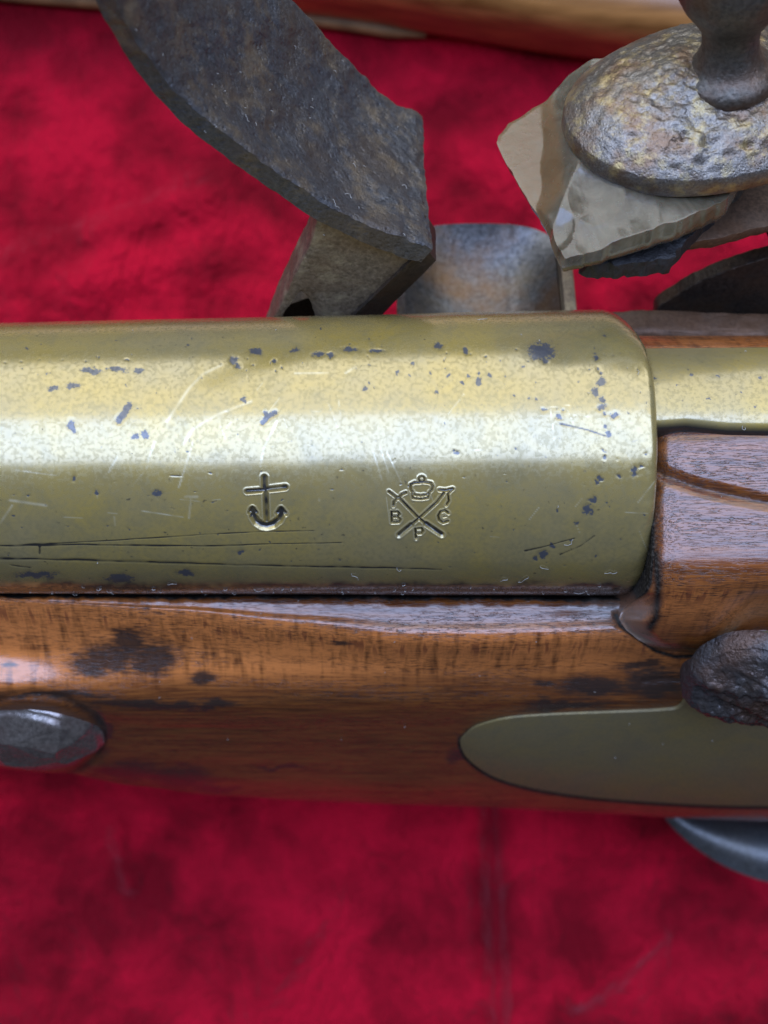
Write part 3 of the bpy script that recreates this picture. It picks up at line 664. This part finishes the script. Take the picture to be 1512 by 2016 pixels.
# ---- frizzen ------------------------------------------------------
def build_frizzen():
    near = curve([(190, -190), (205, -90), (230, 0), (258, 55), (300, 122), (370, 200), (450, 264), (540, 328), (640, 395), (740, 442), (830, 480), (853, 491)], 150)
    far = curve([(430, -200), (490, -90), (555, -25), (622, 42), (662, 90), (702, 130), (738, 168), (770, 194), (790, 203), (806, 208), (820, 212), (834, 224)], 150)
    A = np.array([PL(x, y, -14.0) for x, y in near]); B = np.array([PL(x, y, -36.0) for x, y in far])
    nv = 70; s = np.linspace(0, 1, nv)
    T = A[:, None]*(1-s[None, :, None])+B[:, None]*s[None, :, None]
    # unit normal of the struck face
    du = np.gradient(T, axis=0); dv = np.gradient(T, axis=1); N = np.cross(du, dv); N /= np.linalg.norm(N, axis=-1, keepdims=True)
    if N[..., 2].mean() < 0: N = -N
    W = (T[..., 0], T[..., 1], T[..., 2])
    bulge = -.5*np.sin(np.pi*s)[None]
    rough = (fbm(W[0]*.35, W[1]*.35, W[2]*.35, 4)-.5)*.55+(fbm(W[0]*1.3, W[1]*1.3, W[2]*1.3, 3)-.5)*.4
    edge = np.minimum(s, 1-s)[None]*22; rnd = -.25*np.exp(-edge/.25)*(1+1.2*(fbm(W[0]*.8, W[1]*.8, 2.)-.5))
    top = T+N*(bulge+rough+rnd)[..., None]
    # hollow scraped by the flint
    px, py = to_px(T); hol = np.exp(-(seg_dist(px, py, [(560, 250), (640, 330), (720, 390)])/38)**2); top -= N*(hol*.5)[..., None]
    thick = np.interp(np.linspace(0, 1, 150), [0, .5, .9, 1], [2.2, 2.4, 2.7, 2.2])
    bot = T-N*thick[:, None, None]
    # ragged far edge
    rag = (fbm(W[0][:, -1]*.5, W[2][:, -1]*.5, 4.)-.5)*.8; top[:, -1, 1] += rag*.5; bot[:, -1, 1] += rag*.5
    ne = (fbm(A[:, 0]*.9, A[:, 2]*.9, 1.)-.5)*.6; top[:, 0, 1] += ne; bot[:, 0, 1] += ne*.6
    nu = 150; V = np.concatenate([top, bot[:, ::-1]], axis=1); m = 2*nv
    q = grid_quads(nu, m, cv=True)
    # end caps as strips
    caps = []
    for r in (0, nu-1):
        for j in range(nv-1):
            caps.append([r*m+j, r*m+j+1, r*m+m-2-j, r*m+m-1-j])
    me = mesh_np('blade', V.reshape(-1, 3), np.vstack([q, np.array(caps)]))
    bm = bmesh.new(); bm.from_mesh(me); bmesh.ops.recalc_face_normals(bm, faces=bm.faces); bm.to_mesh(me); bm.free()
    fr = link('frizzen', me, M_FRIZ, pistol, True, 42); fr['label'] = 'thrown-open frizzen with a broad curved dark steel face'
    # side of the foot with its hinge notch
    foot = [(632, 404), (700, 440), (836, 496), (760, 566), (692, 628), (640, 690), (622, 640), (612, 598), (594, 578), (572, 592), (552, 640), (556, 720), (506, 720), (540, 628), (572, 560), (608, 488)]
    ft = ext_L('frizzen_foot', foot, -14.6, -14.8, -19.5, M_FOOT, parent=fr, bevel=.5, segs=2, jitter=.12, cuts=3)
    ft.location = (0, 0, 0)
    # pan-cover plate, its edge turned down towards the pan
    a = [(838, 488), (690, 627), (640, 690)]; b = [(860, 514), (752, 622), (700, 700)]
    fr_ = [PL(*p, -14.3) for p in a]+[PL(*p, -16.2) for p in b[::-1]]; bk = [PL(*p, -30) for p in a]
    sh = np.array([0, CS, -SN])*5
    pc = poly_solid('pan_cover', fr_, [p+sh for p in fr_], M_DARK, fr, bevel=.3, segs=2, jitter=.08, cuts=2); pc.location = (0, 0, 0)
build_frizzen()
sp = [(-13.5, -6), (-12, 1.5), (-8, 3.5), (-2, 2.5), (-2, -6), (-13, -9)]
poly_solid('frizzen_spring', [G(x, -19.8, u) for x, u in sp], [G(x, -25, u) for x, u in sp], M_DARK, pistol, bevel=.5, segs=2)

# ---- cock, jaws, flint --------------------------------------------
body = curve([(1285, 606), (1335, 556), (1400, 522), (1460, 500), (1512, 484), (1600, 455), (1690, 400), (1740, 470), (1730, 600), (1660, 720), (1500, 790), (1340, 720)], 90, closed=True)
cock = ext_L('cock', [tuple(p) for p in body], -23.2, -21.5, -23.4, M_DARK, bevel=.5, segs=3, jitter=.1, cuts=2)
cock['label'] = 'swan-necked iron cock clamping the flint'
def top_jaw():
    c = curve([(1110, 232), (1122, 178), (1165, 130), (1230, 92), (1310, 62), (1400, 45), (1500, 42), (1600, 90), (1650, 180), (1620, 270), (1550, 322), (1450, 348), (1350, 357), (1270, 350), (1200, 326), (1145, 290)], 160, closed=True)
    Ub = 28.6; rim = np.array([PU(x, y, Ub) for x, y in c]); cen = rim.mean(0)
    nr = 90; f = np.linspace(0, 1, nr)[:, None]
    prof = 4.3*(1-f[:, 0]**3.2)+.9*sstep(.5, .1, f[:, 0])
    UP = np.array([0, SN, CS]); V = cen+(rim-cen)[None]*f[:, :, None]+UP*prof[:, None, None]
    w = V
    rough = (fbm(w[..., 0]*.3, w[..., 1]*.3, w[..., 2]*.3, 3)-.5)*.5+(fbm(w[..., 0]*1.6, w[..., 1]*1.6, w[..., 2]*1.6+4, 3)-.5)*.5*sstep(1.0, .9, f)
    pits = np.clip(fbm(w[..., 0]*1.1+7, w[..., 1]*1.1, w[..., 2], 3)-.52, 0, 1)*3.0
    PX, PY = to_px(V); zone = sstep(1180, 1330, PX)*sstep(200, 270, PY)
    V = V+UP*((rough-pits*zone*.8)*sstep(1.02, .85, f))[..., None]
    under = [rim-UP*1.6, cen+(rim-cen)*.97-UP*2.4, cen+(rim-cen)*.3-UP*2.4]
    V = np.concatenate([V]+[u[None] for u in under]); me = mesh_np('j', V.reshape(-1, 3), grid_quads(len(V), 160, cv=True))
    bm = bmesh.new(); bm.from_mesh(me); bmesh.ops.remove_doubles(bm, verts=bm.verts, dist=1e-7); bmesh.ops.recalc_face_normals(bm, faces=bm.faces); bm.to_mesh(me); bm.free(); me.name = 'top_jaw'
    o = link('top_jaw', me, M_JAW, cock, True, 60); return o
top_jaw()
def lower_jaw():
    pts = [(1195, 485), (1260, 486), (1330, 480), (1420, 468), (1512, 444), (1620, 420), (1700, 330), (1640, 200), (1500, 150), (1350, 200), (1230, 330), (1190, 430)]
    c = curve(pts, 80, closed=True); U = 18.4
    top = [PU(x, y, U) for x, y in c]; dn = np.array([0, SN, CS])*-1.6; ctr = np.mean(top, 0)
    poly_solid('lower_jaw', top, [ctr+(p-ctr)*.95+dn for p in top], M_LOCK, cock, bevel=.5, segs=2, jitter=.15, cuts=3)
lower_jaw()
def neck():
    # S-neck from the body up to the jaws, beyond the right of the picture
    pth = curve([G(60, -25, -2), G(57, -24.5, 8), G(52, -23, 14), G(44, -22, 17)], 30); n = 24; th = np.linspace(0, 2*np.pi, n, endpoint=False)
    V = []
    for i, p in enumerate(pth):
        t = pth[min(i+1, 29)]-pth[max(i-1, 0)]; t /= np.linalg.norm(t); u = np.cross(t, [0, -CS, SN]); u /= np.linalg.norm(u); w = np.array([0, -CS, SN])
        V.append([p+u*5.5*math.cos(a)+w*4.2*math.sin(a) for a in th])
    link('cock_neck', mesh_np('neck', np.array(V).reshape(-1, 3), grid_quads(30, n, cv=True, flip=True)), M_DARK, cock)
neck()
SC0 = PU(1432, 158, 32.0); SC_AX = np.array([-.14, SN, CS]) + np.array([0, .05, -.03])
lathe('jaw_screw', SC0, SC_AX, [(-14, 2.6), (-1, 2.8), (-.4, 4.2), (.1, 4.75), (.9, 4.85), (1.5, 4.55), (2.0, 3.7), (2.6, 3.2), (3.8, 2.8), (5.0, 2.7), (6.2, 2.9), (7.4, 3.6), (8.8, 4.6), (10.5, 5.3), (12.5, 5.6), (15, 5.2), (17, 4.3), (17.8, 2.2), (18, .01)], M_SCREW, cock, n=72, bump=.16, scale=.9)
def flint():
    mid = [(976, 282), (980, 268), (1002, 244), (1050, 214), (1110, 174), (1240, 160), (1440, 160), (1462, 340), (1450, 385), (1430, 420), (1340, 462), (1230, 497), (1165, 516), (1108, 528), (1090, 500), (1080, 462), (1062, 428), (1022, 366), (996, 318)]
    NA, NR = 300, 130
    p = np.array(mid+[mid[0]], float); d = np.r_[0, np.cumsum(np.hypot(*np.diff(p, axis=0).T))]; t = np.linspace(0, d[-1], NA, endpoint=False)
    ol = np.stack([np.interp(t, d, p[:, 0]), np.interp(t, d, p[:, 1])], -1)
    ol += np.stack([fbm(ol[:, 0]*.05, ol[:, 1]*.05, 1.)-.5, fbm(ol[:, 0]*.05+9, ol[:, 1]*.05, 7.)-.5], -1)*6
    U1 = 23.4; M = np.array([PU(x, y, U1) for x, y in ol]); cen = PU(1240, 310, U1); UP = np.array([0, SN, CS])
    fs = np.linspace(0, 1, NR)[:, None, None]; V = cen*(1-fs)+M[None]*fs; PX, PY = to_px(V)
    def plane(x0, y0, gx, gy, h): return h+gx*(PX-x0)+gy*(PY-y0)
    wx, wy = PX+14*(fbm(PX*.02, PY*.02, 2.)-.5), PY+14*(fbm(PX*.02+5, PY*.02, 6.)-.5)
    H = np.minimum.reduce([plane(1240, 330, -.0006, -.002, 3.5), plane(1112, 330, .0165, -.0045, 3.35), plane(1200, 470, .003, -.0165, 2.1), plane(1400, 420, -.007, -.012, 2.3), plane(1096, 430, .045, .004, 2.2)])
    for x, y, r_, dp in [(1166, 418, 54, .6), (1034, 296, 56, .7), (1058, 372, 48, .55), (1010, 262, 34, .5), (1310, 425, 90, .35), (1392, 402, 52, .5), (1246, 462, 44, .25), (1094, 474, 36, .7), (1140, 318, 46, .35), (1120, 225, 40, .4), (1160, 490, 34, .3)]:
        H = H-dp*np.maximum(0, 1-(np.hypot(wx-x, wy-y)/r_)**2)
    H = H+(fbm(PX*.016, PY*.016, 3., 2)-.5)*.3
    H = np.clip(H, .05, 4)*sstep(1.0, .975, fs[..., 0])
    V = V+UP*H[..., None]
    low = M-UP*1.0+(cen-M)*.03; low2 = M+(cen-M)*.16-UP*2.8; low3 = M+(cen-M)*.95-UP*2.8
    V = np.concatenate([V, low[None], low2[None], low3[None]])
    PX, PY = to_px(V); rid = np.interp(PY, [170, 243, 320, 372, 421, 520], [1090, 1102, 1112, 1112, 1080, 1100])
    tan = 1-sstep(-14, 8, PX-rid+10*(fbm(PX*.03, PY*.03, 1.)-.5))
    me = mesh_np('f', V.reshape(-1, 3), grid_quads(len(V), NA, cv=True), (), dict(tan=tan))
    bm = bmesh.new(); bm.from_mesh(me); bmesh.ops.recalc_face_normals(bm, faces=bm.faces); bm.to_mesh(me); bm.free(); me.name = 'flint'
    o = link('flint', me, M_FLINT, cock, True, 35); o['label'] = 'pale knapped flint with a tan chipped edge'
flint()
def leather():
    pts = [(1150, 508), (1200, 520), (1262, 514), (1318, 508), (1334, 492), (1380, 440), (1420, 400), (1420, 330), (1400, 250), (1250, 330), (1180, 440)]
    c = curve(pts, 90, closed=True); U = 20.6; top = [PU(x, y, U) for x, y in c]; dn = np.array([0, SN, CS])*-2.2
    poly_solid('leather_pad', top, [p+dn for p in top], M_LEATHER, cock, bevel=.5, segs=2, jitter=.35, cuts=3)
leather()

# ---- trigger guard --------------------------------------------------
def guard():
    low = curve([(1296, 1592), (1325, 1630), (1362, 1664), (1410, 1696), (1460, 1720), (1520, 1738), (1640, 1752), (1800, 1700), (1900, 1590)], 70)
    up = curve([(1296, 1540), (1325, 1560), (1362, 1570), (1410, 1580), (1460, 1590), (1520, 1600), (1640, 1610), (1800, 1580), (1900, 1540)], 70)
    a = np.array([P(x, y, -56) for x, y in low]); b = np.array([P(x, y, -60) for x, y in up])
    T = np.stack([a, (a*.6+b*.4)+np.array([0, 0, 2.2]), (a*.25+b*.75)+np.array([0, 0, 1.6]), b], 1)
    fine = np.array([curve(r, 14) for r in T]); bot = fine-np.array([0, 0, 3.]); V = np.concatenate([fine, bot[:, ::-1]], 1)
    q = grid_quads(70, 28, cv=True)
    me = mesh_np('g', V.reshape(-1, 3), q); bm = bmesh.new(); bm.from_mesh(me); bmesh.ops.holes_fill(bm, edges=[e for e in bm.edges if e.is_boundary]); bmesh.ops.recalc_face_normals(bm, faces=bm.faces); bm.to_mesh(me); bm.free()
    link('trigger_guard', me, M_GUARD, pistol, True, 50)
    poly_solid('guard_post', [b[2]+np.array(d) for d in ((-3, 0, 0), (8, 0, 0), (8, 12, 16), (-3, 12, 16))], [b[2]+np.array(d)+np.array([0, 6, -4]) for d in ((-3, 0, 0), (8, 0, 0), (8, 12, 16), (-3, 12, 16))], M_GUARD, pistol, bevel=.4)
guard()

# ================================================================== varnished wood lying behind
def back_piece():
    # lower outline seen along the top of the photograph
    xs = np.linspace(-190, 190, 160); edge = curve([(-190, 99, 18), (-120, 92, 18), (-65, 86.5, 18), (-14, 82.3, 18), (8, 79.0, 18), (30, 75.4, 19), (70, 70.5, 20), (130, 66, 21), (190, 63, 21)], 160)
    n = 72; th = np.linspace(0, 2*np.pi, n, endpoint=False)
    V = np.zeros((160, n, 3))
    for i, (x, y0, r) in enumerate(edge):
        c, s = np.cos(th), np.sin(th); e = .38
        V[i, :, 0] = x; V[i, :, 1] = y0+r+r*np.sign(c)*np.abs(c)**e; V[i, :, 2] = VZ-1.0+11+11*np.sign(s)*np.abs(s)**.6
    q = grid_quads(160, n, cv=True)
    me = mesh_np('b', V.reshape(-1, 3), q); bm = bmesh.new(); bm.from_mesh(me); bmesh.ops.holes_fill(bm, edges=[e for e in bm.edges if e.is_boundary]); bmesh.ops.recalc_face_normals(bm, faces=bm.faces); bm.to_mesh(me); bm.free()
    root = empty('wooden_stock', (0, 88, VZ), 'rounded varnished brown wooden piece lying on the velvet beyond the lock', 'wooden stock')
    link('body', me, M_BACK, root, True, 60)
    # raised moulding along its lower side that stops part way
    m = curve([(-120, 91.2), (-65, 85.7), (-14, 81.5), (7, 78.4)], 60); k = 20; t2 = np.linspace(0, 2*np.pi, k, endpoint=False)
    W = np.zeros((60, k, 3)); tp = np.interp(np.arange(60), [0, 52, 59], [1, 1, .35])[:, None]
    W[..., 0] = m[:, :1]; W[..., 1] = m[:, 1:]+1.5+1.5*tp*np.cos(t2)[None]; W[..., 2] = VZ+2.5+1.2*tp*np.sin(t2)[None]
    me = mesh_np('m', W.reshape(-1, 3), grid_quads(60, k, cv=True)); bm = bmesh.new(); bm.from_mesh(me); bmesh.ops.holes_fill(bm, edges=[e for e in bm.edges if e.is_boundary]); bmesh.ops.recalc_face_normals(bm, faces=bm.faces); bm.to_mesh(me); bm.free()
    link('moulding', me, M_MOULD, root, True, 60)
back_piece()

# ================================================================== lint fibres caught on the metal and wood
def lint():
    V, Q = [], []; r = random.Random(8)
    dg = bpy.context.evaluated_depsgraph_get()
    def drop(px, py):            # where a fibre at this spot comes to rest
        d = Vector(((px-756)/FPX, (1008-py)/FPX, -1)).normalized(); o = Vector((0, 0, CAM_D*MM))
        hit, loc, nor, *_ = scene.ray_cast(dg, o, d)
        return (np.array(loc)/MM, np.array(nor)) if hit else (None, None)
    def fibre(px, py, size, curl, rad):
        p, n = drop(px, py)
        if p is None or p[2] < -30: return
        if n[2] < 0: n = -n
        u = np.cross(n, [.3, 1, .2]); u /= np.linalg.norm(u); w = np.cross(n, u)
        a0 = r.uniform(0, 6.3); pts = []; q = p+n*.06; ang = a0; k = 14
        for i in range(k):
            pts.append(q+n*.12*math.sin(i/k*math.pi)); ang += r.gauss(curl*r.choice((-.6, .2, 1)), .42); q = q+(u*math.cos(ang)+w*math.sin(ang))*size/k
        pts = np.array(pts); b = len(V); th = np.linspace(0, 2*np.pi, 5, endpoint=False)
        for i in range(k):
            t = pts[min(i+1, k-1)]-pts[max(i-1, 0)]; t /= np.linalg.norm(t)+1e-9; s = np.cross(t, n); s /= np.linalg.norm(s)+1e-9; c = np.cross(t, s)
            for a in th: V.append(pts[i]+(s*math.cos(a)+c*math.sin(a))*rad)
        Q.append(grid_quads(k, 5, cv=True, off=b))
    for px, py, s, c in [(692, 1128, 1.8, .25), (940, 630, 1.6, .3), (572, 622, 1.4, .5), (490, 240, 1.2, .2), (505, 248, 1.0, .2), (690, 390, 1.2, .3), (668, 410, 1.6, .1), (1110, 1072, 1.5, .15), (790, 1122, .9, .0), (1080, 1120, 1.2, .1), (1462, 838, .9, .1), (1020, 1145, 2., .2), (330, 1150, 1.4, .2), (1190, 1128, 1.6, .1), (1000, 1140, 1.2, .2), (610, 210, .7, .1), (800, 372, .9, .2), (700, 330, .6, .1), (1150, 1165, 1.3, .3), (520, 1160, 1.2, .3), (1255, 730, .8, 0)]:
        fibre(px, py, s, c, .026)
    for _ in range(34):            # crumbs along the seam
        fibre(r.uniform(20, 1260), r.gauss(1163, 6), r.uniform(.15, .7), r.uniform(-.3, .3), r.uniform(.02, .04))
    for _ in range(38):
        fibre(r.uniform(260, 850), r.uniform(60, 470), r.uniform(.15, .5), .1, .022)
    for _ in range(40):
        fibre(r.uniform(20, 1500), r.uniform(650, 1500), r.uniform(.12, .35), .2, .022)
    me = mesh_np('lint', np.array(V), np.vstack(Q)); o = link('lint', me, M_LINT)
    o['kind'] = 'stuff'; o['label'] = 'tiny pale lint fibres and dust caught on the pistol'; o['category'] = 'lint'
lint()
